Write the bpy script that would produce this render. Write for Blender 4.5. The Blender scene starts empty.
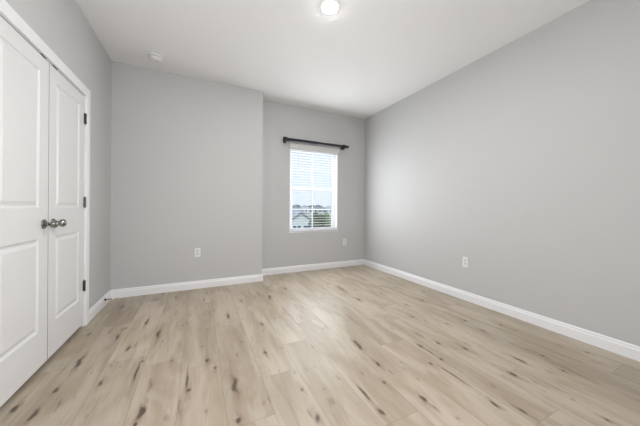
import bpy, bmesh, math, random
from mathutils import Vector, Matrix

random.seed(7)
scene = bpy.context.scene
COL = scene.collection

# ------------------------------------------------------------------ camera
YAW, ROLL, CAM_H = 0.4439, 0.0070, 1.0674
cam_data = bpy.data.cameras.new('camera')
cam_data.sensor_width = 36.0
cam_data.lens = 254.8 / 640 * 36.0
cam_data.shift_y = -5.46 / 640
cam_data.clip_start = 0.02
cam_data.clip_end = 1000
cam = bpy.data.objects.new('camera', cam_data)
COL.objects.link(cam)
fw = Vector((math.sin(YAW), math.cos(YAW), 0))
rt = Vector((math.cos(YAW), -math.sin(YAW), 0))
up = Vector((0, 0, 1))
r2 = rt * math.cos(ROLL) + up * math.sin(ROLL)
u2 = up * math.cos(ROLL) - rt * math.sin(ROLL)
cam.matrix_world = Matrix((
    (r2.x, u2.x, -fw.x, 0), (r2.y, u2.y, -fw.y, 0), (r2.z, u2.z, -fw.z, CAM_H), (0, 0, 0, 1)))
scene.camera = cam

# ------------------------------------------------------------------ world, sun, lamps, exposure
SKY_STRENGTH = 1.1
SUN_ENERGY = 1.6
LAMP_EMIT = 690.0          # the ceiling light's lens
FILL_W = (50.0, 80.0)      # fill lamps added to brighten the room, left and right of the doorway behind
DAY_W = (10.0, 23.0)       # lamps added in place of daylight: between glass and blind, and room-side of the blind
world = bpy.data.worlds.new('world')
scene.world = world
world.use_nodes = True
wn = world.node_tree
wn.nodes.clear()
w_out = wn.nodes.new('ShaderNodeOutputWorld')
w_bg = wn.nodes.new('ShaderNodeBackground')
w_tc = wn.nodes.new('ShaderNodeTexCoord')
w_sep = wn.nodes.new('ShaderNodeSeparateXYZ')
w_rmp = wn.nodes.new('ShaderNodeValToRGB')
w_rmp.color_ramp.elements[0].position = 0.0
w_rmp.color_ramp.elements[0].color = (0.86, 0.93, 1.0, 1)
w_rmp.color_ramp.elements[1].position = 0.55
w_rmp.color_ramp.elements[1].color = (0.50, 0.72, 1.0, 1)
wn.links.new(w_tc.outputs['Generated'], w_sep.inputs[0])
wn.links.new(w_sep.outputs['Z'], w_rmp.inputs[0])
wn.links.new(w_rmp.outputs[0], w_bg.inputs[0])
w_bg.inputs[1].default_value = SKY_STRENGTH
wn.links.new(w_bg.outputs[0], w_out.inputs[0])

sun_d = bpy.data.lights.new('sun', 'SUN')
sun_d.energy = SUN_ENERGY
sun_d.angle = 0.02
sun = bpy.data.objects.new('sun', sun_d)
COL.objects.link(sun)
sun.rotation_euler = Vector((0.55, 0.75, -0.9)).to_track_quat('-Z', 'Y').to_euler()

def area(name, loc, direction, sx, sy, watts, col):
    d = bpy.data.lights.new(name, 'AREA')
    d.shape = 'RECTANGLE'
    d.size, d.size_y = sx, sy
    d.energy = watts
    d.color = col
    o = bpy.data.objects.new(name, d)
    COL.objects.link(o)
    o.location = loc
    o.rotation_euler = Vector(direction).to_track_quat('-Z', 'Z').to_euler()
area('doorway_fill', (-0.4, -0.9, 1.75), (0.75, 1, 0.15), 0.8, 1.4, FILL_W[0], (0.985, 0.99, 1.0))
area('doorway_fill', (1.2, -0.9, 1.75), (-0.75, 1, 0.2), 0.8, 1.4, FILL_W[1], (0.985, 0.99, 1.0))
area('daylight_fill', (1.79, 4.046, 1.36), (0, -1, 0), 0.84, 1.3, DAY_W[0], (0.93, 0.965, 1.0))
area('daylight_fill', (1.79, 3.925, 1.34), (0, -1, 0), 0.84, 1.3, DAY_W[1], (0.93, 0.965, 1.0))

scene.view_settings.view_transform = 'Standard'
scene.view_settings.look = 'None'
scene.view_settings.exposure = -0.10
scene.view_settings.gamma = 1.0
scene.view_settings.use_curve_mapping = False

# ------------------------------------------------------------------ helpers
def obj(name, bm, mat, parent=None, smooth=False):
    me = bpy.data.meshes.new(name)
    bmesh.ops.recalc_face_normals(bm, faces=bm.faces[:])
    bm.to_mesh(me)
    bm.free()
    for m in (mat if isinstance(mat, (list, tuple)) else [mat]):
        me.materials.append(m)
    if smooth:
        for p in me.polygons:
            p.use_smooth = True
    o = bpy.data.objects.new(name, me)
    COL.objects.link(o)
    if parent is not None:
        o.parent = parent
    return o

def auto_smooth(o, deg=35):
    me = o.data
    for p in me.polygons:
        p.use_smooth = True
    bm = bmesh.new()
    bm.from_mesh(me)
    for e in bm.edges:
        if len(e.link_faces) == 2 and e.calc_face_angle(0) > math.radians(deg):
            e.smooth = False
    bm.to_mesh(me)
    bm.free()

def tag(o, label=None, cat=None, group=None, kind=None):
    if label: o['label'] = label
    if cat: o['category'] = cat
    if group: o['group'] = group
    if kind: o['kind'] = kind
    return o

def empty(name, loc=(0, 0, 0), rz=0.0):
    o = bpy.data.objects.new(name, None)
    COL.objects.link(o)
    o.location = loc
    o.rotation_euler = (0, 0, rz)
    o.empty_display_size = 0.05
    return o

def bx(bm, x0, x1, y0, y1, z0, z1, bev=0.0):
    vs = [bm.verts.new((x, y, z)) for x in (x0, x1) for y in (y0, y1) for z in (z0, z1)]
    fs = [(0, 1, 3, 2), (4, 6, 7, 5), (0, 4, 5, 1), (2, 3, 7, 6), (0, 2, 6, 4), (1, 5, 7, 3)]
    faces = [bm.faces.new([vs[i] for i in f]) for f in fs]
    if bev > 0:
        es = list({e for f in faces for e in f.edges})
        bmesh.ops.bevel(bm, geom=es, offset=bev, segments=2, profile=0.5, affect='EDGES')
    return faces

def box(*a, bev=0.0):
    bm = bmesh.new()
    bx(bm, *a, bev=bev)
    return bm

def tube(bm, p, q, r0, r1=None, n=16, caps=True):
    r1 = r0 if r1 is None else r1
    p, q = Vector(p), Vector(q)
    d = (q - p).normalized()
    a = d.orthogonal().normalized()
    b = d.cross(a)
    ra = [bm.verts.new(p + (a * math.cos(t) + b * math.sin(t)) * r0) for t in [2 * math.pi * i / n for i in range(n)]]
    rb = [bm.verts.new(q + (a * math.cos(t) + b * math.sin(t)) * r1) for t in [2 * math.pi * i / n for i in range(n)]]
    for i in range(n):
        bm.faces.new((ra[i], ra[(i + 1) % n], rb[(i + 1) % n], rb[i]))
    if caps:
        bm.faces.new(ra[::-1])
        bm.faces.new(rb)

def lathe(bm, prof, origin, axis, n=28):
    """prof: list of (distance along axis, radius)"""
    o = Vector(origin)
    d = Vector(axis).normalized()
    a = d.orthogonal().normalized()
    b = d.cross(a)
    rings = []
    for h, r in prof:
        if r < 1e-6:
            rings.append([bm.verts.new(o + d * h)])
        else:
            rings.append([bm.verts.new(o + d * h + (a * math.cos(2 * math.pi * i / n) + b * math.sin(2 * math.pi * i / n)) * r) for i in range(n)])
    for A, B in zip(rings, rings[1:]):
        for i in range(n):
            j = (i + 1) % n
            if len(A) == 1 and len(B) == 1:
                continue
            if len(A) == 1:
                bm.faces.new((A[0], B[j], B[i]))
            elif len(B) == 1:
                bm.faces.new((A[i], A[j], B[0]))
            else:
                bm.faces.new((A[i], A[j], B[j], B[i]))
    if len(rings[0]) > 1: bm.faces.new(rings[0][::-1])
    if len(rings[-1]) > 1: bm.faces.new(rings[-1])

def prism(bm, prof, fa, fb):
    """prof: closed 2D outline; fa, fb map (u, v) to the two end points"""
    A = [bm.verts.new(fa(u, v)) for u, v in prof]
    B = [bm.verts.new(fb(u, v)) for u, v in prof]
    n = len(prof)
    for i in range(n):
        bm.faces.new((A[i], A[(i + 1) % n], B[(i + 1) % n], B[i]))
    bm.faces.new(A[::-1])
    bm.faces.new(B)

# ------------------------------------------------------------------ materials
def mat(name, col, rough=0.5, metal=0.0, spec=0.5, noise=None, bump=None):
    m = bpy.data.materials.new(name)
    m.use_nodes = True
    nt = m.node_tree
    p = nt.nodes['Principled BSDF']
    p.inputs['Base Color'].default_value = (*col, 1)
    p.inputs['Roughness'].default_value = rough
    p.inputs['Metallic'].default_value = metal
    p.inputs['Specular IOR Level'].default_value = spec
    tc = nt.nodes.new('ShaderNodeTexCoord')
    if noise:
        sc, amt = noise
        nz = nt.nodes.new('ShaderNodeTexNoise')
        nz.inputs['Scale'].default_value = sc
        nz.inputs['Detail'].default_value = 4
        nt.links.new(tc.outputs['Object'], nz.inputs['Vector'])
        mr = nt.nodes.new('ShaderNodeMapRange')
        mr.inputs['To Min'].default_value = 1 - amt
        mr.inputs['To Max'].default_value = 1 + amt
        nt.links.new(nz.outputs['Fac'], mr.inputs['Value'])
        mx = nt.nodes.new('ShaderNodeVectorMath')
        mx.operation = 'SCALE'
        mx.inputs[0].default_value = col
        nt.links.new(mr.outputs[0], mx.inputs['Scale'])
        nt.links.new(mx.outputs[0], p.inputs['Base Color'])
    if bump:
        sc, st, dist = bump
        nb = nt.nodes.new('ShaderNodeTexNoise')
        nb.inputs['Scale'].default_value = sc
        nb.inputs['Detail'].default_value = 3
        nt.links.new(tc.outputs['Object'], nb.inputs['Vector'])
        b = nt.nodes.new('ShaderNodeBump')
        b.inputs['Strength'].default_value = st
        b.inputs['Distance'].default_value = dist
        nt.links.new(nb.outputs['Fac'], b.inputs['Height'])
        nt.links.new(b.outputs[0], p.inputs['Normal'])
    return m

def emit_mat(name, col, strength):
    m = bpy.data.materials.new(name)
    m.use_nodes = True
    nt = m.node_tree
    p = nt.nodes['Principled BSDF']
    p.inputs['Base Color'].default_value = (0.9, 0.9, 0.9, 1)
    p.inputs['Emission Color'].default_value = (*col, 1)
    p.inputs['Emission Strength'].default_value = strength
    return m

M_WALL = mat('wall_paint', (0.52, 0.52, 0.52), 0.55, spec=0.3, noise=(1.2, 0.012), bump=(140, 0.10, 0.002))
M_CEIL = mat('ceiling_paint', (0.86, 0.86, 0.86), 0.8, spec=0.2, noise=(1.0, 0.01), bump=(90, 0.12, 0.003))
M_TRIM = mat('trim_paint', (0.80, 0.80, 0.815), 0.32, noise=(3, 0.01))
M_DOOR = mat('door_paint', (0.71, 0.71, 0.71), 0.38, noise=(3, 0.01), bump=(60, 0.03, 0.001))
M_EDGE = mat('door_edge_shade', (0.20, 0.185, 0.165), 0.8, noise=(12, 0.06))  # shade painted on the leaf edges, so the door gaps show as dark lines
M_VINYL = mat('white_vinyl', (0.85, 0.85, 0.86), 0.35, noise=(5, 0.01))
M_SLAT = mat('blind_slat_white', (0.84, 0.85, 0.87), 0.45, noise=(6, 0.01))
M_VALANCE = mat('valance_offwhite', (0.64, 0.63, 0.61), 0.45, noise=(6, 0.01))
M_PLATE = mat('outlet_plastic', (0.74, 0.74, 0.74), 0.3, noise=(20, 0.01))
M_RECEPT = mat('receptacle_plastic', (0.64, 0.64, 0.64), 0.35, noise=(20, 0.01))
M_DARKSLOT = mat('slot_dark', (0.05, 0.05, 0.05), 0.6, noise=(20, 0.05))
M_NICKEL = mat('satin_nickel', (0.27, 0.265, 0.25), 0.11, metal=1.0, noise=(30, 0.04))
M_HINGE = mat('hinge_metal', (0.085, 0.083, 0.08), 0.30, metal=0.9, noise=(30, 0.05))
M_BLACK = mat('black_metal', (0.012, 0.012, 0.015), 0.38, noise=(40, 0.1))
M_BLACKSHINY = mat('black_enamel_tube', (0.014, 0.014, 0.022), 0.22, noise=(40, 0.1))
M_PLASTIC = mat('detector_plastic', (0.78, 0.78, 0.77), 0.4, noise=(20, 0.01))
M_CORD = mat('cord_white', (0.8, 0.8, 0.82), 0.7, noise=(80, 0.03))
M_RUBBER = mat('rubber_dark', (0.03, 0.028, 0.026), 0.6, noise=(60, 0.1))

M_GLASS = bpy.data.materials.new('window_glass')
M_GLASS.use_nodes = True
_nt = M_GLASS.node_tree
_nt.nodes.clear()
_o = _nt.nodes.new('ShaderNodeOutputMaterial')
_t = _nt.nodes.new('ShaderNodeBsdfTransparent')
_t.inputs[0].default_value = (0.96, 0.975, 0.98, 1)
_g = _nt.nodes.new('ShaderNodeBsdfGlossy')
_g.inputs['Roughness'].default_value = 0.02
_m = _nt.nodes.new('ShaderNodeMixShader')
_f = _nt.nodes.new('ShaderNodeFresnel')
_f.inputs['IOR'].default_value = 1.45
_nt.links.new(_f.outputs[0], _m.inputs[0])
_nt.links.new(_t.outputs[0], _m.inputs[1])
_nt.links.new(_g.outputs[0], _m.inputs[2])
_nt.links.new(_m.outputs[0], _o.inputs[0])

def floor_material():
    m = bpy.data.materials.new('vinyl_plank')
    m.use_nodes = True
    nt = m.node_tree
    L = nt.links.new
    p = nt.nodes['Principled BSDF']
    def N(t, **kw):
        n = nt.nodes.new(t)
        for k, v in kw.items(): setattr(n, k, v)
        return n
    def attr(n):
        a = N('ShaderNodeAttribute'); a.attribute_name = n; return a
    def math_(op, a, b=None, c=None):
        n = N('ShaderNodeMath', operation=op)
        for i, v in enumerate((a, b, c)):
            if v is None: continue
            if isinstance(v, (int, float)): n.inputs[i].default_value = v
            else: L(v, n.inputs[i])
        return n.outputs[0]
    def noise(vec, sc, det=4, rough=0.55, dist=0.0):
        n = N('ShaderNodeTexNoise')
        n.inputs['Scale'].default_value = sc; n.inputs['Detail'].default_value = det
        n.inputs['Roughness'].default_value = rough; n.inputs['Distortion'].default_value = dist
        L(vec, n.inputs['Vector']); return n.outputs['Fac']
    def scaled(vec, s):
        n = N('ShaderNodeMapping'); n.inputs['Scale'].default_value = s
        L(vec, n.inputs['Vector']); return n.outputs[0]
    def mix(fac, a, b, mode='MIX'):
        n = N('ShaderNodeMix', data_type='RGBA', blend_type=mode)
        if isinstance(fac, (int, float)): n.inputs[0].default_value = fac
        else: L(fac, n.inputs[0])
        for i, v in ((6, a), (7, b)):
            if isinstance(v, tuple): n.inputs[i].default_value = (*v, 1)
            else: L(v, n.inputs[i])
        return n.outputs[2]
    def ramp(x, lo, hi):
        n = N('ShaderNodeMapRange'); n.interpolation_type = 'SMOOTHSTEP'
        n.inputs['From Min'].default_value = lo; n.inputs['From Max'].default_value = hi
        L(x, n.inputs['Value']); return n.outputs[0]
    grain = attr('grain').outputs['Vector']           # plank coordinates, shifted by a random amount per plank
    uv = N('ShaderNodeSeparateXYZ'); L(attr('plank').outputs['Vector'], uv.inputs[0])   # u across, v along, z tone
    knot = attr('knot').outputs['Fac']
    tone = uv.outputs['Z']
    # cathedral grain and fine fibres
    g1 = noise(scaled(grain, (20, 2.2, 1)), 1.0, 5, 0.65, 1.2)
    g2 = noise(scaled(grain, (110, 5.0, 1)), 1.0, 3, 0.6)
    g3 = noise(scaled(grain, (7, 1.5, 1)), 1.0, 3, 0.55, 0.6)
    g4 = noise(scaled(grain, (60, 14.0, 1)), 1.0, 4, 0.7, 0.8)
    g5 = noise(scaled(grain, (34, 3.0, 1)), 1.0, 4, 0.6, 0.5)
    light = (0.470, 0.406, 0.327)
    mid = (0.362, 0.294, 0.216)
    dark = (0.24, 0.182, 0.125)
    c = mix(ramp(g3, 0.36, 0.66), light, mid)
    c = mix(math_('MULTIPLY', ramp(g1, 0.50, 0.80), 0.55), c, dark)
    c = mix(math_('MULTIPLY', ramp(g2, 0.42, 0.75), 0.18), c, dark)
    # per-plank tone
    tn = N('ShaderNodeVectorMath', operation='SCALE')
    L(c, tn.inputs[0]); L(tone, tn.inputs['Scale'])
    c = tn.outputs[0]
    # knots: the soft mark is broken up by the grain
    br = math_('ADD', math_('MULTIPLY', math_('SUBTRACT', g4, 0.5), 1.1), math_('MULTIPLY', math_('SUBTRACT', g5, 0.5), 0.9))
    kk = math_('ADD', knot, math_('MULTIPLY', br, math_('MULTIPLY', ramp(knot, 0.02, 0.25), 0.75)))
    halo = ramp(kk, 0.04, 0.42)
    core = ramp(kk, 0.40, 0.72)
    c = mix(math_('MULTIPLY', halo, 0.68), c, (0.235, 0.172, 0.115))
    c = mix(math_('MULTIPLY', core, 0.86), c, (0.050, 0.036, 0.027))
    # small stray flecks
    fl = noise(scaled(grain, (26, 6, 1)), 1.0, 2, 0.5)
    c = mix(math_('MULTIPLY', ramp(fl, 0.66, 0.76), 0.55), c, (0.14, 0.10, 0.07))
    # bevelled joints between the planks
    ub = math_('MINIMUM', uv.outputs['X'], math_('SUBTRACT', 0.2298, uv.outputs['X']))
    vb = math_('MINIMUM', uv.outputs['Y'], math_('SUBTRACT', 1.22, uv.outputs['Y']))
    e = math_('MINIMUM', ub, vb)
    seam = math_('SUBTRACT', 1.0, ramp(e, 0.0004, 0.0022))
    c = mix(math_('MULTIPLY', seam, 0.62), c, (0.20, 0.16, 0.12))
    L(c, p.inputs['Base Color'])
    rg = N('ShaderNodeMapRange')
    rg.inputs['To Min'].default_value = 0.38; rg.inputs['To Max'].default_value = 0.52
    L(g2, rg.inputs['Value']); L(rg.outputs[0], p.inputs['Roughness'])
    p.inputs['Specular IOR Level'].default_value = 0.5
    h = math_('SUBTRACT', math_('MULTIPLY', g2, 0.25), seam)
    b = N('ShaderNodeBump'); b.inputs['Strength'].default_value = 0.25; b.inputs['Distance'].default_value = 0.0015
    L(h, b.inputs['Height']); L(b.outputs[0], p.inputs['Normal'])
    return m
M_FLOOR = floor_material()

# ------------------------------------------------------------------ room dimensions (metres)
H = 2.74
XL, XR = -0.917, 2.816
YB, YJ, XJ = 3.980, 3.688, 0.831
YF = -0.38
CLX = -1.55                                  # back of the closet
D0, D1, DTOP = 1.752, 2.932, 2.038           # closet opening along y, and its head
W0, W1, WZ0, WZ1 = 1.340, 2.238, 0.660, 2.085   # window opening along x and z

# ------------------------------------------------------------------ floor: vinyl planks running away from the camera
KNOTS = [
    (-0.732,2.274,0.114,0.016,0.75), (-0.742,1.982,0.03,0.012,0.9), (-0.864,1.89,0.03,0.014,1), (-0.756,1.798,0.062,0.014,0.8), (-0.53,1.95,0.03,0.009,0.7),
    (-0.476,2.325,0.03,0.01,0.7), (-0.504,1.672,0.018,0.006,0.4), (-0.468,2.101,0.018,0.006,0.4), (-0.355,1.988,0.117,0.006,0.85), (-0.344,2.106,0.018,0.014,0.7),
    (-0.265,1.587,0.059,0.018,0.8), (-0.277,1.506,0.018,0.012,0.9), (-0.058,1.762,0.11,0.005,0.9), (-0.052,1.663,0.018,0.012,0.9), (-0.162,2.027,0.018,0.01,0.6),
    (0.063,1.931,0.018,0.013,1), (0.109,1.823,0.018,0.012,0.75), (0.203,1.592,0.116,0.02,0.7), (0.188,1.322,0.018,0.016,0.95), (-0.258,1.806,0.085,0.012,0.4),
    (-0.084,1.55,0.108,0.03,0.3), (0.042,1.453,0.018,0.008,0.4), (0.038,2.143,0.018,0.02,0.4), (0.444,1.859,0.018,0.011,0.95), (0.555,1.391,0.018,0.013,0.75),
    (0.553,1.167,0.033,0.018,0.7), (0.786,1.784,0.031,0.014,0.45), (1.123,1.646,0.065,0.018,0.8), (0.867,1.228,0.062,0.006,0.8), (0.672,1.337,0.018,0.01,0.5),
    (0.194,1.326,0.018,0.012,0.8), (0.567,1.554,0.018,0.014,0.4), (0.329,1.381,0.018,0.01,0.35), (0.865,1.18,0.063,0.006,0.75), (0.866,1.063,0.03,0.014,0.9),
    (1.113,1.397,0.03,0.012,0.8), (1.035,1.236,0.018,0.012,0.85), (1.14,1.038,0.03,0.012,1), (1.146,0.972,0.047,0.008,0.45), (1.451,1.252,0.018,0.011,0.9),
    (1.556,1.358,0.102,0.005,0.7), (1.553,1.257,0.018,0.011,0.9), (1.478,1.097,0.123,0.006,0.75), (1.72,1.418,0.018,0.01,0.6), (1.837,1.276,0.03,0.014,0.85),
    (1.196,0.867,0.018,0.015,0.4), (1.472,0.883,0.018,0.02,0.4), (2.051,1.014,0.045,0.01,1), (1.835,0.948,0.03,0.013,0.95), (1.467,0.849,0.03,0.01,1),
    (1.548,0.752,0.03,0.01,0.7), (2.27,0.978,0.018,0.01,0.85), (2.179,0.826,0.018,0.01,0.75), (2.625,0.856,0.018,0.013,0.7), (1.879,0.538,0.018,0.011,0.6),
    (1.901,0.68,0.018,0.01,0.45), (1.881,0.847,0.018,0.01,0.4), (2.233,0.811,0.146,0.03,0.35), (-0.725,3.331,0.018,0.014,1), (-0.396,3.636,0.018,0.02,0.9),
    (-0.427,2.801,0.081,0.01,0.85), (-0.299,2.506,0.093,0.014,0.9), (-0.595,2.585,0.075,0.014,0.75), (-0.822,2.731,0.018,0.016,0.7), (-0.124,2.592,0.018,0.013,0.7),
    (0.064,3.195,0.018,0.014,0.85), (-0.431,2.382,0.058,0.007,0.6), (-0.47,2.35,0.018,0.014,0.8), (-0.085,2.622,0.018,0.012,0.45), (-0.853,2.834,0.018,0.012,0.5),
    (-0.24,3.427,0.018,0.016,0.6), (0.436,3.003,0.018,0.014,1), (0.266,2.627,0.062,0.011,0.85), (0.768,2.99,0.075,0.022,0.75), (0.525,2.329,0.037,0.014,0.8),
    (1.039,3.213,0.048,0.016,0.7), (0.9,2.292,0.018,0.014,0.4), (0.992,2.014,0.018,0.014,0.45), (0.31,2.086,0.018,0.009,0.5), (1.116,3.666,0.018,0.014,0.45),
    (0.67,3.176,0.064,0.014,0.45), (0.289,3.181,0.018,0.014,0.4), (2.066,2.543,0.018,0.016,0.8), (2.075,2.122,0.018,0.016,0.7), (1.894,1.865,0.018,0.018,0.9),
    (1.929,1.914,0.018,0.01,0.6), (2.353,2.158,0.018,0.016,0.8), (1.699,2.9,0.163,0.012,0.7), (1.688,2.487,0.089,0.02,0.7), (1.127,1.702,0.052,0.016,0.8),
    (1.556,1.445,0.038,0.012,0.8), (1.721,1.417,0.018,0.012,0.85), (2.528,3.139,0.018,0.016,0.6), (1.845,2.803,0.018,0.016,0.55), (2.59,2.359,0.018,0.014,0.6),
    (2.551,3.588,0.018,0.03,0.5), (1.333,2.151,0.233,0.01,0.4), (1.635,2.0,0.116,0.02,0.3), (2.25,1.396,0.018,0.012,0.9), (2.511,1.395,0.018,0.013,0.8),
    (2.269,0.977,0.018,0.01,0.9), (2.299,1.593,0.018,0.012,0.8), (2.083,1.622,0.018,0.014,0.6), (2.244,1.078,0.096,0.012,0.45),
]
def build_floor():
    PW, PL, X0 = 0.2298, 1.22, -0.555
    J = {-5: .35, -4: .9, -3: 0.35, -2: 1.0, -1: 1.62, 0: 3.393, 1: 2.035, 2: 1.885, 3: 2.505, 4: 1.59, 5: 1.907, 6: .987, 7: 1.275, 8: 0.36,
         9: .677, 10: .973, 11: 1.262, 12: 1.58, 13: .683, 14: 1.121}
    TONE = {(0, 2): 0.97, (0, 3): 1.07, (0, 4): 0.93, (-1, 1): 0.96, (-1, 2): 0.93, (-1, 3): 0.90, (-2, 1): 0.97, (-2, 2): 0.94, (-2, 3): 0.92,
            (1, 2): 1.0, (1, 3): 1.0, (2, 2): 1.02, (3, 2): 0.95, (3, 3): 1.03, (4, 3): 1.02, (4, 1): 0.94, (5, 2): 0.95, (6, 2): 0.95, (12, 1): 0.88, (13, 1): 0.89, (13, 2): 1.0,
            (14, 1): 1.0, (14, 2): 0.91, (14, 3): 0.95}
    rnd = random.Random(11)
    verts, faces, plank, grain, knot = [], [], [], [], []
    for k in range(-5, 15):
        xa = X0 + k * PW
        y = J[k]
        while y > -0.7: y -= PL
        idx = 0
        while y < YB + 0.1:
            tone = TONE.get((k, idx), rnd.uniform(0.945, 1.045))
            off = (rnd.uniform(0, 40), rnd.uniform(0, 40), rnd.uniform(0, 40))
            xs = (max(xa, CLX - 0.05), min(xa + PW, XR + 0.05))
            ys = (max(y, -1.3), min(y + PL, YB + 0.1))
            idx += 1
            if xs[1] - xs[0] > 0.001 and ys[1] - ys[0] > 0.001:
                nx = max(1, round((xs[1] - xs[0]) / 0.0055))
                ny = max(1, round((ys[1] - ys[0]) / 0.014))
                kn = [q for q in KNOTS if xs[0] - .03 < q[0] < xs[1] + .03 and ys[0] - .3 < q[1] < ys[1] + .3 and xa <= q[0] < xa + PW]
                base = len(verts)
                for j in range(ny + 1):
                    yy = ys[0] + (ys[1] - ys[0]) * j / ny
                    for i in range(nx + 1):
                        xx = xs[0] + (xs[1] - xs[0]) * i / nx
                        verts.append((xx, yy, 0.0))
                        plank.append((xx - xa, yy - y, tone))
                        grain.append((xx + off[0], yy + off[1], off[2]))
                        v = 0.0
                        for (cx, cy, hl, w, s) in kn:
                            wx = w * 0.80 + 0.0025
                            wob = 0.35 * w * math.sin((yy - cy) * 47 + cx * 90)
                            r = math.hypot((xx - cx - wob) / wx, (yy - cy) / hl)
                            if r < 2.6:
                                v = max(v, 1.12 * s * math.exp(-1.0 * r * r))
                            # brown streak trailing along the grain
                            r = math.hypot((xx - cx + wob) / (w * 1.1 + .006), (yy - cy) / (hl * 1.6 + .07))
                            if r < 2.6:
                                v = max(v, 0.36 * s * math.exp(-1.0 * r * r))
                        knot.append(v)
                for j in range(ny):
                    for i in range(nx):
                        a = base + j * (nx + 1) + i
                        faces.append((a, a + 1, a + nx + 2, a + nx + 1))
            y += PL
    me = bpy.data.meshes.new('floor')
    me.from_pydata(verts, [], faces)
    a = me.attributes.new('plank', 'FLOAT_VECTOR', 'POINT'); a.data.foreach_set('vector', [c for t in plank for c in t])
    a = me.attributes.new('grain', 'FLOAT_VECTOR', 'POINT'); a.data.foreach_set('vector', [c for t in grain for c in t])
    a = me.attributes.new('knot', 'FLOAT', 'POINT'); a.data.foreach_set('value', knot)
    me.materials.append(M_FLOOR)
    o = bpy.data.objects.new('floor', me)
    COL.objects.link(o)
    return o
tag(build_floor(), 'pale oak plank floor with dark knots', 'floor', kind='structure')

# ------------------------------------------------------------------ walls and ceiling
T = 0.16
tag(obj('ceiling', box(CLX - T, XR + T, -1.4, YB + T, H, H + 0.12), M_CEIL), 'flat white ceiling over the whole room', 'ceiling', kind='structure')

bm = bmesh.new()
bx(bm, XL - 0.11, XL, -1.3, D0 - 0.02, 0, H)
bx(bm, XL - 0.11, XL, D1 + 0.02, YB, 0, H)
bx(bm, XL - 0.11, XL, D0 - 0.02, D1 + 0.02, DTOP + 0.02, H)
tag(obj('wall_left', bm, M_WALL), 'light grey wall around the white closet doors', 'wall', kind='structure')

bm = bmesh.new()
bx(bm, CLX - 0.1, CLX, D0 - 0.5, YB, 0, H)
bx(bm, CLX, XL - 0.11, D0 - 0.5, D0 - 0.4, 0, H)
bx(bm, CLX, XL - 0.11, D1 + 0.4, D1 + 0.5, 0, H)
tag(obj('wall_closet', bm, M_WALL), 'closet walls behind the white double doors', 'wall', kind='structure')

tag(obj('wall_back_left', box(XL, XJ, YJ, YB, 0, H), M_WALL), 'light grey boxed-out wall left of the window wall', 'wall', kind='structure')

bm = bmesh.new()
bx(bm, XL, W0, YB, YB + T, 0, H)
bx(bm, W1, XR + T, YB, YB + T, 0, H)
bx(bm, W0, W1, YB, YB + T, 0, WZ0 - 0.012)
bx(bm, W0, W1, YB, YB + T, WZ1, H)
tag(obj('wall_back', bm, M_WALL), 'light grey wall with the window and curtain rod', 'wall', kind='structure')

tag(obj('wall_right', box(XR, XR + T, -1.3, YB, 0, H), M_WALL), 'long light grey wall on the right', 'wall', kind='structure')

bm = bmesh.new()                                         # wall behind the camera with an open doorway
bx(bm, XL, -0.28, YF - 0.12, YF, 0, H)
bx(bm, 1.15, XR, YF - 0.12, YF, 0, H)
bx(bm, -0.28, 1.15, YF - 0.12, YF, 2.36, H)
tag(obj('wall_front', bm, M_WALL), 'light grey wall with the doorway', 'wall', kind='structure')
tag(obj('wall_hall', box(CLX, XR + T, -1.4, -1.3, 0, H), M_WALL), 'light grey hall wall beyond the doorway', 'wall', kind='structure')

# ------------------------------------------------------------------ baseboards
BH, BT = 0.102, 0.014
BPROF = [(0, 0), (BT, 0), (BT, BH * .70), (BT - .002, BH * .74), (BT - .0045, BH * .78), (BT - .005, BH * .90), (BT - .008, BH * .97), (BT - .011, BH), (0, BH)]
def base_x(bm, x0, x1, ywall, ext0=0, ext1=0):         # board on a wall facing -y
    prism(bm, BPROF, lambda u, v: (x0 - ext0 * u, ywall - u, v), lambda u, v: (x1 + ext1 * u, ywall - u, v))
def base_y(bm, y0, y1, xwall, s, ext0=0, ext1=0):      # board on a wall facing s along x
    prism(bm, BPROF, lambda u, v: (xwall + s * u, y0 - ext0 * u, v), lambda u, v: (xwall + s * u, y1 + ext1 * u, v))
bm = bmesh.new()
base_y(bm, D1 + 0.078, YJ, XL, 1)
base_y(bm, YF, D0 - 0.078, XL, 1)
tag(obj('baseboard_left', bm, M_TRIM), 'short white baseboard between closet and corner', 'baseboard', kind='structure')
bm = bmesh.new()
base_x(bm, XL, XJ, YJ, 0, 1)
base_y(bm, YJ, YB, XJ, 1, 1, 0)
tag(obj('baseboard_back_left', bm, M_TRIM), 'white baseboard along the boxed-out wall', 'baseboard', kind='structure')
bm = bmesh.new()
base_x(bm, XJ, XR, YB)
tag(obj('baseboard_back', bm, M_TRIM), 'white baseboard under the window', 'baseboard', kind='structure')
bm = bmesh.new()
base_y(bm, YF, YB, XR, -1)
tag(obj('baseboard_right', bm, M_TRIM), 'long white baseboard along the right wall', 'baseboard', kind='structure')

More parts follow.
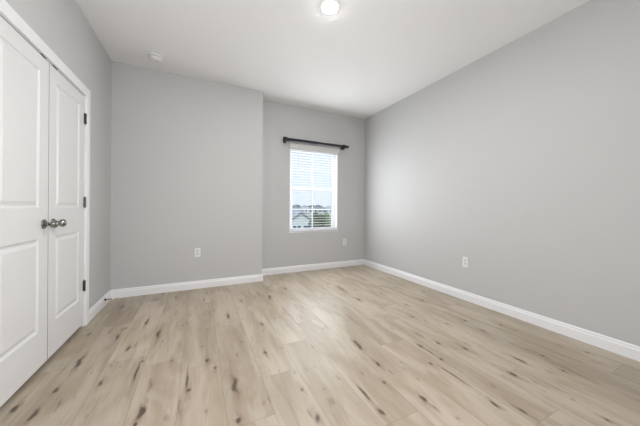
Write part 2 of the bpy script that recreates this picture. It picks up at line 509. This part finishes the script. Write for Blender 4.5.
# ------------------------------------------------------------------ closet casing (trim) and jambs
CW, CT = 0.074, 0.017
cas = empty('trim_1', (XL, (D0 + D1) / 2, 0))
tag(cas, 'white casing around the closet double doors', 'trim', kind='structure')
def rel(o, root):
    o.parent = root
    o.matrix_parent_inverse = Matrix.Translation(root.location).inverted()
    return o
CPROF = [(0, 0), (0.011, 0), (0.013, 0.006), (0.0125, 0.012), (0.015, 0.020), (0.017, 0.034), (0.017, CW - 0.006), (0.014, CW), (0, CW)]
ci0, ci1, ciz = D0 - 0.006, D1 + 0.006, DTOP + 0.006
bm = bmesh.new()
prism(bm, CPROF, lambda u, v: (XL + u, ci1 + v, 0), lambda u, v: (XL + u, ci1 + v, ciz + v))
prism(bm, CPROF, lambda u, v: (XL + u, ci0 - v, 0), lambda u, v: (XL + u, ci0 - v, ciz + v))
prism(bm, CPROF, lambda u, v: (XL + u, ci0 - v, ciz + v), lambda u, v: (XL + u, ci1 + v, ciz + v))
rel(obj('casing', bm, M_TRIM), cas)
bm = bmesh.new()
bx(bm, XL - 0.11, XL + 0.001, D1 + 0.001, D1 + 0.02, 0, DTOP + 0.02)
bx(bm, XL - 0.11, XL + 0.001, D0 - 0.02, D0 - 0.001, 0, DTOP + 0.02)
bx(bm, XL - 0.11, XL + 0.001, D0 - 0.001, D1 + 0.001, DTOP + 0.001, DTOP + 0.02)
rel(obj('jamb', bm, M_TRIM), cas)
YM = 2.342                                               # where the two leaves meet
for yc in (YM - 0.075, YM + 0.075):
    rel(obj('ball_catch_strike', box(XL - 0.022, XL + 0.003, yc - 0.03, yc + 0.03, DTOP - 0.004, DTOP + 0.002, bev=0.0008), M_BLACK), cas)

# ------------------------------------------------------------------ moulded two-panel closet doors
def panel_rings(bm, y0, y1, z0, z1, fx):
    rings = []
    for off, dep in ((0, 0), (0.006, -0.006), (0.014, -0.0085), (0.020, -0.0085), (0.040, -0.0015), (0.044, -0.001)):
        rings.append([bm.verts.new((fx + dep, y, z)) for y, z in ((y0 + off, z0 + off), (y1 - off, z0 + off), (y1 - off, z1 - off), (y0 + off, z1 - off))])
    for A, B in zip(rings, rings[1:]):
        for i in range(4):
            bm.faces.new((A[i], A[(i + 1) % 4], B[(i + 1) % 4], B[i]))
    bm.faces.new(rings[-1])
def door_leaf(y0, y1, st_l, st_r):
    bm = bmesh.new()

    fx, bk = XL - 0.001, XL - 0.036
    z0, z1 = 0.026, DTOP - 0.006
    zs = [z0, 0.258, 0.853, 1.052, 1.935, z1]
    ya, yb = y0 + st_l, y1 - st_r
    def q(a, b, c, d): return bm.faces.new([bm.verts.new(v) for v in (a, b, c, d)])
    def strip(p0, p1, s0, s1): q((fx, p0, s0), (fx, p1, s0), (fx, p1, s1), (fx, p0, s1))
    strip(y0, ya, z0, z1); strip(yb, y1, z0, z1)
    for a, b in ((0, 1), (2, 3), (4, 5)): strip(ya, yb, zs[a], zs[b])
    panel_rings(bm, ya, yb, zs[1], zs[2], fx)
    panel_rings(bm, ya, yb, zs[3], zs[4], fx)
    q((bk, y0, z0), (bk, y1, z0), (bk, y1, z1), (bk, y0, z1))
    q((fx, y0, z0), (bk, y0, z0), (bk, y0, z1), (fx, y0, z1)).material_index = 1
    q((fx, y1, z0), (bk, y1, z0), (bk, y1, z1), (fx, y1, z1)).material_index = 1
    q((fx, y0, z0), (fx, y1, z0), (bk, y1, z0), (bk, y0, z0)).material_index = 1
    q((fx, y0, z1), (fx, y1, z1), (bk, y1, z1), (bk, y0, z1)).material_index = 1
    bmesh.ops.remove_doubles(bm, verts=bm.verts[:], dist=1e-5)
    return bm
def knob(parent, y, z, label):
    o = (XL - 0.001, y, z)
    bm = bmesh.new()
    lathe(bm, [(0, .0315), (.003, .0318), (.006, .0300), (.0085, .024), (.010, .015), (.012, .0125)], o, (1, 0, 0), 32)
    rs = rel(obj('rosette', bm, M_NICKEL), parent); auto_smooth(rs, 40)
    bm = bmesh.new()
    lathe(bm, [(.010, .0125), (.020, .0105), (.028, .0115), (.033, .017), (.039, .0235), (.046, .0268), (.054, .0270), (.061, .0240), (.066, .0185), (.0695, .011), (.071, 0)], o, (1, 0, 0), 32)
    k = rel(obj('knob', bm, M_NICKEL, smooth=True), parent)
def hinge(parent, y, z, s):
    bm = bmesh.new()
    c = Vector((XL + 0.0065, y, z))
    for i in range(5):
        a = -0.0445 + i * 0.0178
        tube(bm, c + Vector((0, 0, a + .0004)), c + Vector((0, 0, a + .0174)), 0.0085, n=14)
    tube(bm, c + Vector((0, 0, .0445)), c + Vector((0, 0, .050)), 0.0055, 0.003, n=12)
    tube(bm, c + Vector((0, 0, -.050)), c + Vector((0, 0, -.0445)), 0.003, 0.0055, n=12)
    bx(bm, XL - 0.0005, XL + 0.0025, y - 0.013, y + 0.011, z - 0.0445, z + 0.0445)
    rel(obj('hinge', bm, M_HINGE), parent)
for name, y0, y1, sl, sr, hy, ky, hs, lab in (
        ('door_1', D0 + 0.003, YM - 0.0028, 0.100, 0.106, D0 + 0.001, YM - 0.054, -1, 'white two-panel closet door leaf nearest the camera, cut by the left edge'),
        ('door_2', YM + 0.0028, D1 - 0.003, 0.098, 0.100, D1 - 0.001, YM + 0.060, 1, 'white two-panel closet door leaf with three hinges beside the grey wall')):
    root = empty(name, (XL, (y0 + y1) / 2, 0.03))
    tag(root, lab, 'door', kind='structure')
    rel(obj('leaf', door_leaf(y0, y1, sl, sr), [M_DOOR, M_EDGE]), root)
    knob(root, ky, 0.946, None)
    for z in (0.362, 1.100, 1.838):
        hinge(root, hy, z, hs)

# ------------------------------------------------------------------ window
win = empty('window_1', (W0, YB, WZ0))
tag(win, 'white single-hung window with grid panes, seen through the blind', 'window', kind='structure')
bm = bmesh.new()                                         # white returns lining the opening
RT = 0.010
bx(bm, W0, W0 + RT, YB - 0.001, YB + 0.075, WZ0, WZ1)
bx(bm, W1 - RT, W1, YB - 0.001, YB + 0.075, WZ0, WZ1)
bx(bm, W0 + RT, W1 - RT, YB - 0.001, YB + 0.075, WZ1 - RT, WZ1)
rel(obj('jamb_liner', bm, M_VINYL), win)
rel(obj('window_sill', box(W0 - 0.004, W1 + 0.010, YB - 0.010, YB + 0.075, WZ0 - 0.012, WZ0 + 0.004, bev=0.002), M_TRIM), win)
bm = bmesh.new()
FO = 0.042
y0, y1 = YB + 0.075, YB + 0.145
bx(bm, W0, W0 + FO, y0, y1, WZ0, WZ1); bx(bm, W1 - FO, W1, y0, y1, WZ0, WZ1)
bx(bm, W0 + FO, W1 - FO, y0, y1, WZ0, WZ0 + FO * 0.45); bx(bm, W0 + FO, W1 - FO, y0, y1, WZ1 - FO, WZ1)
rel(obj('window_frame', bm, M_VINYL), win)
MEET = 1.388
def sash(name, za, zb, ya, rail_b, rail_t):
    sx0, sx1, st = W0 + FO, W1 - FO, 0.034
    yb = ya + 0.028
    bm = bmesh.new()
    bx(bm, sx0, sx0 + st, ya, yb, za, zb); bx(bm, sx1 - st, sx1, ya, yb, za, zb)
    bx(bm, sx0 + st, sx1 - st, ya, yb, za, za + rail_b); bx(bm, sx0 + st, sx1 - st, ya, yb, zb - rail_t, zb)
    s = rel(obj(name, bm, M_VINYL), win)
    bm = bmesh.new()
    xm, zm = (sx0 + sx1) / 2, (za + rail_b + zb - rail_t) / 2
    bx(bm, xm - .009, xm + .009, ya + .008, ya + .020, za + rail_b, zb - rail_t)
    bx(bm, sx0 + st, xm - .009, ya + .008, ya + .020, zm - .009, zm + .009)
    bx(bm, xm + .009, sx1 - st, ya + .008, ya + .020, zm - .009, zm + .009)
    g = obj('muntin', bm, M_VINYL, s)
    bm = bmesh.new()
    bx(bm, sx0 + st - .004, sx1 - st + .004, ya + .012, ya + .016, za + rail_b - .004, zb - rail_t + .004)
    obj('pane', bm, M_GLASS, s)
sash('upper_sash', MEET - 0.022, WZ1 - FO, YB + 0.112, 0.040, 0.034)
sash('lower_sash', WZ0 + FO * 0.45, MEET + 0.018, YB + 0.082, 0.030, 0.040)

# ------------------------------------------------------------------ blind
bl = empty('window_blind', (W0, YB, WZ1))
tag(bl, 'white horizontal slat blind with its slats open, filling the window', 'blind')
bm = bmesh.new()
VX0, VX1 = W0 - 0.010, W1 + 0.012
vz0, vz1 = 2.030, 2.108
VP = [(0, vz0), (0.010, vz0), (0.012, vz0 + 0.008), (0.009, vz0 + 0.016), (0.009, vz1 - 0.018), (0.013, vz1 - 0.008), (0.013, vz1), (0, vz1)]
prism(bm, VP, lambda u, v: (VX0, YB - 0.030 - u, v), lambda u, v: (VX1, YB - 0.030 - u, v))
bx(bm, VX0, VX0 + 0.008, YB - 0.030, YB - 0.001, vz0, vz1)
bx(bm, VX1 - 0.008, VX1, YB - 0.030, YB - 0.001, vz0, vz1)
rel(obj('valance', bm, M_VALANCE), bl)
rel(obj('headrail', box(W0 + 0.014, W1 - 0.014, YB + 0.005, YB + 0.055, 2.03, 2.072), M_SLAT), bl)
bm = bmesh.new()
z = 0.722
n = 0
while z < 2.025:
    pr = [(-.025, -.0002), (-.012, .0016), (0, .0022), (.012, .0016), (.025, -.0002), (.025, -.0026), (.012, -.0008), (0, -.0002), (-.012, -.0008), (-.025, -.0026)]
    prism(bm, pr, lambda u, v: (W0 + .016, YB + .030 + u, z + v), lambda u, v: (W1 - .016, YB + .030 + u, z + v))
    z += 0.0440
rel(obj('slats', bm, M_SLAT), bl)
rel(obj('bottom_rail', box(W0 + .016, W1 - .016, YB + .006, YB + .056, 0.672, 0.689, bev=0.003), M_SLAT), bl)
bm = bmesh.new()
for xx in (W0 + 0.13, (W0 + W1) / 2 - 0.01, W1 - 0.13):
    for yy in (YB + 0.0045, YB + 0.0555):
        tube(bm, (xx, yy, 0.68), (xx, yy, 2.04), 0.0011, n=6)
rel(obj('ladder_cords', bm, M_CORD), bl)
bm = bmesh.new()
tube(bm, (W0 + 0.145, YB - 0.006, 1.52), (W0 + 0.145, YB - 0.006, 2.04), 0.0055, n=8)
tube(bm, (W0 + 0.145, YB - 0.006, 1.49), (W0 + 0.145, YB - 0.006, 1.52), 0.007, 0.0055, n=8)
rel(obj('tilt_wand', bm, M_VINYL), bl)

# ------------------------------------------------------------------ curtain rod
RY, RZ = YB - 0.085, 2.152
rod = empty('curtain_rod', (1.25, YB, RZ))
tag(rod, 'black metal curtain rod on two brackets above the window', 'curtain rod')
bm = bmesh.new(); tube(bm, (1.225, RY, RZ), (1.80, RY, RZ), 0.0245, n=20)
r_ = rel(obj('outer_rod', bm, M_BLACKSHINY), rod); auto_smooth(r_)
bm = bmesh.new(); tube(bm, (1.78, RY, RZ), (2.36, RY, RZ), 0.0205, n=20)
r_ = rel(obj('inner_rod', bm, M_BLACKSHINY), rod); auto_smooth(r_)
for xx, rr in ((1.240, 0.0245), (2.312, 0.0205)):
    bm = bmesh.new()
    bx(bm, xx - .020, xx + .020, YB - .006, YB - .0005, RZ - .042, RZ + .036, bev=.002)
    bx(bm, xx - .011, xx + .011, RY + .004, YB - .005, RZ - .042, RZ - .024, bev=.002)
    lathe(bm, [(-.022, rr + .001), (-.022, rr + .010), (.022, rr + .010), (.022, rr + .001)], (xx, RY, RZ), (1, 0, 0), 20)
    bx(bm, xx - .014, xx + .014, RY - .010, RY + .014, RZ - .044, RZ - rr - .001, bev=.002)
    tube(bm, (xx, RY, RZ - .066), (xx, RY, RZ - .042), .008, n=10)
    rel(obj('bracket', bm, M_BLACK), rod)
bm = bmesh.new()
lathe(bm, [(0, .0245), (.002, .036), (.018, .037), (.026, .030), (.028, 0)], (1.228, RY, RZ), (-1, 0, 0), 20)
rel(obj('finial', bm, M_BLACK, smooth=True), rod)
bm = bmesh.new()
lathe(bm, [(0, .0205), (.004, .024), (.012, .024), (.018, .015), (.026, .014), (.034, .020), (.046, .024), (.056, .019), (.062, 0)], (2.352, RY, RZ), (1, 0, 0), 20)
rel(obj('finial', bm, M_BLACK, smooth=True), rod)

# ------------------------------------------------------------------ wall outlets (built facing -y, then turned)
def outlet(loc, rz, label):
    root = empty('wall_outlet', loc, rz)
    tag(root, label, 'outlet', 'duplex outlets on the grey walls')
    pl = obj('cover_plate', box(-.0355, .0355, -.0065, -.0003, -.0585, .0585, bev=.0025), M_PLATE, root)
    for s in (-1, 1):
        bm = bmesh.new()
        n = 24
        pts = []
        for i in range(n):
            t = 2 * math.pi * i / n
            pts.append((max(-.0165, min(.0165, .0185 * math.cos(t))), max(-.0138, min(.0138, .0175 * math.sin(t)))))
        prism(bm, pts, lambda u, v: (u, -.0060, v + s * .0195), lambda u, v: (u, -.0082, v + s * .0195))
        rc = obj('receptacle', bm, M_RECEPT, root)
        bm = bmesh.new()
        for u, hh in ((-.0065, .0042), (.0065, .0036)):
            bx(bm, u - .0019, u + .0019, -.0085, -.0078, s * .0195 + .0035 - hh, s * .0195 + .0035 + hh)
        tube(bm, (0, -.0078, s * .0195 - .0075), (0, -.0085, s * .0195 - .0075), .0026, n=10)
        obj('slots', bm, M_DARKSLOT, rc)
    bm = bmesh.new()
    lathe(bm, [(0, .0034), (.0010, .0030), (.0014, .001)], (0, -.0063, 0), (0, -1, 0), 12)
    obj('screw', bm, M_PLATE, root)
outlet((-0.012, YJ, 0.470), 0.0, 'white duplex outlet on the boxed-out wall, left of the window')
outlet((2.390, YB, 0.446), 0.0, 'white duplex outlet on the window wall, right below the window')
outlet((XR, 1.953, 0.443), -math.pi / 2, 'white duplex outlet on the long right wall')

# ------------------------------------------------------------------ smoke detector
sd = empty('smoke_detector', (-0.446, 3.362, H))
tag(sd, 'round white smoke detector on the ceiling near the left corner', 'smoke detector')
bm = bmesh.new()
lathe(bm, [(0, .070), (.010, .070), (.013, .067), (.014, .058)], (0, 0, -.0003), (0, 0, -1), 40)
o = obj('mounting_base', bm, M_PLASTIC, sd); auto_smooth(o, 40)
bm = bmesh.new()
lathe(bm, [(.019, .050), (.020, .062), (.028, .062), (.037, .057), (.044, .046), (.048, .030), (.0495, 0)], (0, 0, 0), (0, 0, -1), 40)
o = obj('cover', bm, M_PLASTIC, sd); auto_smooth(o, 40)
bm = bmesh.new()
lathe(bm, [(.013, .055), (.0195, .055)], (0, 0, 0), (0, 0, -1), 32)
obj('vent_gap', bm, M_DARKSLOT, sd)
bm = bmesh.new()
lathe(bm, [(.043, .009), (.0515, .009), (.052, .007), (.0522, 0)], (.022, -.012, 0), (0, 0, -1), 16)
obj('test_button', bm, mat('button_grey', (.62, .62, .61), .4, noise=(20, .02)), sd)

# ------------------------------------------------------------------ ceiling light
cl = empty('ceiling_light', (0.975, 1.888, H))
tag(cl, 'round flush white ceiling light switched on', 'ceiling light')
bm = bmesh.new()
lathe(bm, [(0, .079), (.002, .079), (.0052, .074), (.0058, .069), (.0050, .0655), (0, .0655)], (0, 0, -.0003), (0, 0, -1), 48)
o = obj('trim_ring', bm, M_VINYL, cl); auto_smooth(o, 40)
bm = bmesh.new()
lathe(bm, [(.001, .0645), (.0050, .0645), (.0085, .058), (.0105, .044), (.0116, .022), (.0119, 0)], (0, 0, 0), (0, 0, -1), 40)
obj('lens', bm, emit_mat('lamp_lens', (1.0, 0.985, 0.96), LAMP_EMIT), cl, smooth=True)

# ------------------------------------------------------------------ door stop on the left baseboard
ds = empty('door_stop', (XL + BT, 3.446, 0.066))
tag(ds, 'small dark spring door stop sticking out of the left baseboard near the corner', 'door stop')
bm = bmesh.new()
lathe(bm, [(0, .0125), (.004, .0125), (.010, .009), (.014, .0075)], (0.0003, 0, 0), (1, 0, 0), 18)
obj('mounting_plate', bm, M_RUBBER, ds, smooth=True)
bm = bmesh.new()
tube(bm, (.012, 0, 0), (.066, 0, -.001), .0030, n=10)
for i in range(26):
    t0 = .014 + i * .002
    lathe(bm, [(0, .0034), (.0006, .0046), (.0012, .0034)], (t0, 0, 0), (1, 0, 0), 10)
obj('spring', bm, M_HINGE, ds)
bm = bmesh.new()
lathe(bm, [(0, .0055), (.002, .0070), (.010, .0070), (.014, .0055), (.015, 0)], (.064, 0, -.001), (1, 0, 0), 14)
obj('rubber_tip', bm, M_TRIM, ds, smooth=True)

# ------------------------------------------------------------------ outside, seen through the window
GZ = -5.2
M_GRASS = mat('lawn', (0.20, 0.25, 0.11), 0.9, noise=(0.15, 0.25))
M_ROOF = mat('shingle_grey', (0.20, 0.205, 0.225), 0.85, noise=(2.0, 0.15))
M_ROOFL = mat('shingle_pale', (0.42, 0.42, 0.44), 0.85, noise=(2.0, 0.12))
M_STUCCO = mat('stucco_white', (0.72, 0.72, 0.73), 0.85, noise=(1.0, 0.04))
M_STUCCO2 = mat('stucco_beige', (0.60, 0.56, 0.50), 0.85, noise=(1.0, 0.04))
M_PANE = mat('dark_window_glass', (0.10, 0.17, 0.22), 0.15, noise=(2.0, 0.1))
M_LEAF = mat('tree_leaves', (0.15, 0.20, 0.055), 0.8, noise=(1.5, 0.35))
M_LEAF2 = mat('tree_leaves_dark', (0.07, 0.10, 0.04), 0.8, noise=(1.5, 0.35))
M_BARK = mat('bark', (0.13, 0.10, 0.08), 0.9, noise=(4, 0.2))
M_FENCE = mat('fence_white', (0.78, 0.78, 0.78), 0.6, noise=(2, 0.03))
M_ROAD = mat('pale_concrete', (0.55, 0.55, 0.55), 0.9, noise=(0.6, 0.08))
tag(obj('ground', box(-60, 420, 12, 420, GZ - 0.5, GZ), M_GRASS), 'green lawn outside beyond the window', 'ground', kind='structure')

def place(px, D):
    """world position at distance D in the compass direction of a photo column (measured once, kept as bearings)"""
    a = YAW + math.atan2(px - 320, 254.8)
    return D * math.sin(a), D * math.cos(a), -a
def gable_roof(bm, w, d, z0, z1, over=0.4, th=0.18):
    """ridge runs along local y (towards the viewer); w across, d deep"""
    hw = w / 2 + over
    zo = z0 - (z1 - z0) * over / (w / 2)
    for s in (-1, 1):
        pr = [(0, z1), (s * hw, zo), (s * hw, zo + th), (0, z1 + th)]
        prism(bm, pr, lambda u, v: (u, -over, v), lambda u, v: (u, d + over, v))
def gable_body(bm, w, d, zb, z0, z1):
    pr = [(-w / 2, zb), (w / 2, zb), (w / 2, z0), (0, z1), (-w / 2, z0)]
    prism(bm, pr, lambda u, v: (u, 0, v), lambda u, v: (u, d, v))
def hip_roof(bm, w, d, z0, z1, over=0.5):
    x, y = w / 2 + over, over
    b = [bm.verts.new(v) for v in ((-x, -y, z0), (x, -y, z0), (x, d + y, z0), (-x, d + y, z0))]
    k = min(w, d) / 2
    r = [bm.verts.new(v) for v in ((-w / 2 + k, d / 2, z1), (w / 2 - k + .01, d / 2, z1))]
    bm.faces.new((b[0], b[1], r[1], r[0])); bm.faces.new((b[2], b[3], r[0], r[1]))
    bm.faces.new((b[1], b[2], r[1])); bm.faces.new((b[3], b[0], r[0])); bm.faces.new(b[::-1])
def pane_part(root, x, z, w, h, y=0.0):
    f = obj('house_window', box(x - w / 2 - .1, x + w / 2 + .1, y - .06, y + .02, z - h / 2 - .1, z + h / 2 + .1), M_STUCCO, root)
    obj('pane', box(x - w / 2, x + w / 2, y - .09, y - .05, z - h / 2, z + h / 2), M_PANE, f)

# near house: white front gable with teal windows
x, y, rz = place(301.5, 62)
hs = empty('gabled_house', (x, y, GZ), rz)
tag(hs, 'white gabled house seen low in the left half of the window', 'house')
zb = -GZ
bm = bmesh.new(); gable_body(bm, 4.5, 6, 0, zb - 2.0, zb - 0.45); bx(bm, -5.5, 2.6, 2.5, 11, 0, zb - 2.2)
obj('walls', bm, M_STUCCO, hs)
bm = bmesh.new(); gable_roof(bm, 4.5, 6, zb - 2.0, zb - 0.45, over=0.35, th=0.3)
obj('front_gable_roof', bm, M_ROOF, hs)
bm = bmesh.new()
v = [bm.verts.new(q) for q in ((-6, 2.0, zb - 2.4), (3.0, 2.0, zb - 2.4), (3.0, 11.5, zb - 2.4), (-6, 11.5, zb - 2.4), (-3, 6.7, zb - .35), (0.5, 6.7, zb - .35))]
for f in ((0, 1, 5, 4), (2, 3, 4, 5), (1, 2, 5), (3, 0, 4), (3, 2, 1, 0)): bm.faces.new([v[i] for i in f])
obj('main_roof', bm, M_ROOFL, hs)
for xx in (-1.6, -0.55): pane_part(hs, xx, zb - 3.85, 0.75, 1.1)
pane_part(hs, 1.3, zb - 3.85, 1.5, 1.0)

# far houses along the skyline
def far_house(px, D, w, eave, ridge, wall_m, roof_m, label, cols=4, gable=False):
    x, y, rz = place(px, D)
    h = empty('distant_house', (x, y, GZ), rz)
    tag(h, label, 'house', 'houses along the skyline outside')
    e, r = eave - GZ, ridge - GZ
    bm = bmesh.new()
    if gable: gable_body(bm, w, 9, 0, e, r - .05)
    else: bx(bm, -w / 2, w / 2, 0, 9, 0, e)
    obj('walls', bm, wall_m, h)
    bm = bmesh.new()
    if gable: gable_roof(bm, w, 9, e, r)
    else: hip_roof(bm, w, 9, e, r)
    obj('roof', bm, roof_m, h)
    for i in range(cols):
        pane_part(h, -w / 2 + w * (i + .5) / cols, e - 1.3, w / cols * .42, 1.2)
far_house(293.5, 150, 11, 0.1, 2.3, M_STUCCO2, M_ROOF, 'distant beige house with dark hip roof at the left edge of the window skyline')
far_house(304.5, 185, 10, 0.2, 2.6, M_STUCCO, M_ROOFL, 'distant white house with pale hip roof on the skyline above the gabled house')
far_house(318, 150, 11, 0.2, 2.5, M_STUCCO2, M_ROOF, 'distant beige house with dark hip roof just right of the window centre')
far_house(329, 178, 11, 0.0, 2.2, M_STUCCO, M_ROOFL, 'distant white house with pale hip roof at the right edge of the window skyline')
far_house(321.5, 105, 5.5, -1.6, -0.2, M_STUCCO, M_ROOF, 'white gable-fronted house behind the green trees outside', cols=2, gable=True)
far_house(297, 105, 9, -1.3, 0.0, M_STUCCO, M_ROOFL, 'pale low house between the gabled house and the skyline', cols=3)

def tree(px, D, top, r, leaf, seed, label):
    x, y, rz = place(px, D)
    t = empty('tree', (x, y, GZ), rz)
    tag(t, label, 'tree', 'trees outside the window')
    rn = random.Random(seed)
    ht = top - GZ
    bm = bmesh.new(); tube(bm, (0, 0, 0), (0, 0, ht * .6), .16, .08, n=8)
    obj('trunk', bm, M_BARK, t)
    bm = bmesh.new()
    for i in range(9):
        c = Vector((rn.uniform(-.65, .65) * r, rn.uniform(-.6, .6) * r, ht - r * rn.uniform(.45, 1.7)))
        rr = r * rn.uniform(.38, .6)
        c.z = min(c.z, ht - rr)
        g = bmesh.ops.create_icosphere(bm, subdivisions=3, radius=rr, matrix=Matrix.Translation(c))
        for vv in g['verts']:
            vv.co = c + (vv.co - c) * (1 + rn.uniform(-.16, .16))
    obj('foliage', bm, leaf, t)
tree(317, 46, 0.25, 1.4, M_LEAF2, 1, 'dark green tree outside just right of the window centre bar')
tree(322.5, 50.5, 0.0, 1.5, M_LEAF, 2, 'yellow-green tree in the middle of the right half of the window')
tree(327.5, 55, -0.5, 1.5, M_LEAF, 3, 'lower yellow-green tree at the right side of the window')
tree(314.5, 58.5, -2.0, 0.9, M_LEAF, 4, 'low bushy green tree beside the gabled house wall')
tree(298.5, 215, 3.4, 4.0, M_LEAF2, 5, 'distant dark tree on the skyline in the left half of the window')
tree(311, 225, 3.2, 4.0, M_LEAF2, 6, 'distant dark tree on the skyline near the window centre bar')
tree(324, 220, 3.0, 4.0, M_LEAF2, 7, 'distant dark tree on the skyline in the right half of the window')

x, y, rz = place(324.5, 32)
lh = empty('low_house', (x, y, GZ), rz)
tag(lh, 'low house with a pale roof at the bottom right of the window view', 'house')
obj('walls', box(-3.0, 3.0, 0, 8, 0, 1.9), M_STUCCO, lh)
bm = bmesh.new(); hip_roof(bm, 6.0, 8, 1.8, 3.35, over=.4)
obj('roof', bm, M_ROOFL, lh)
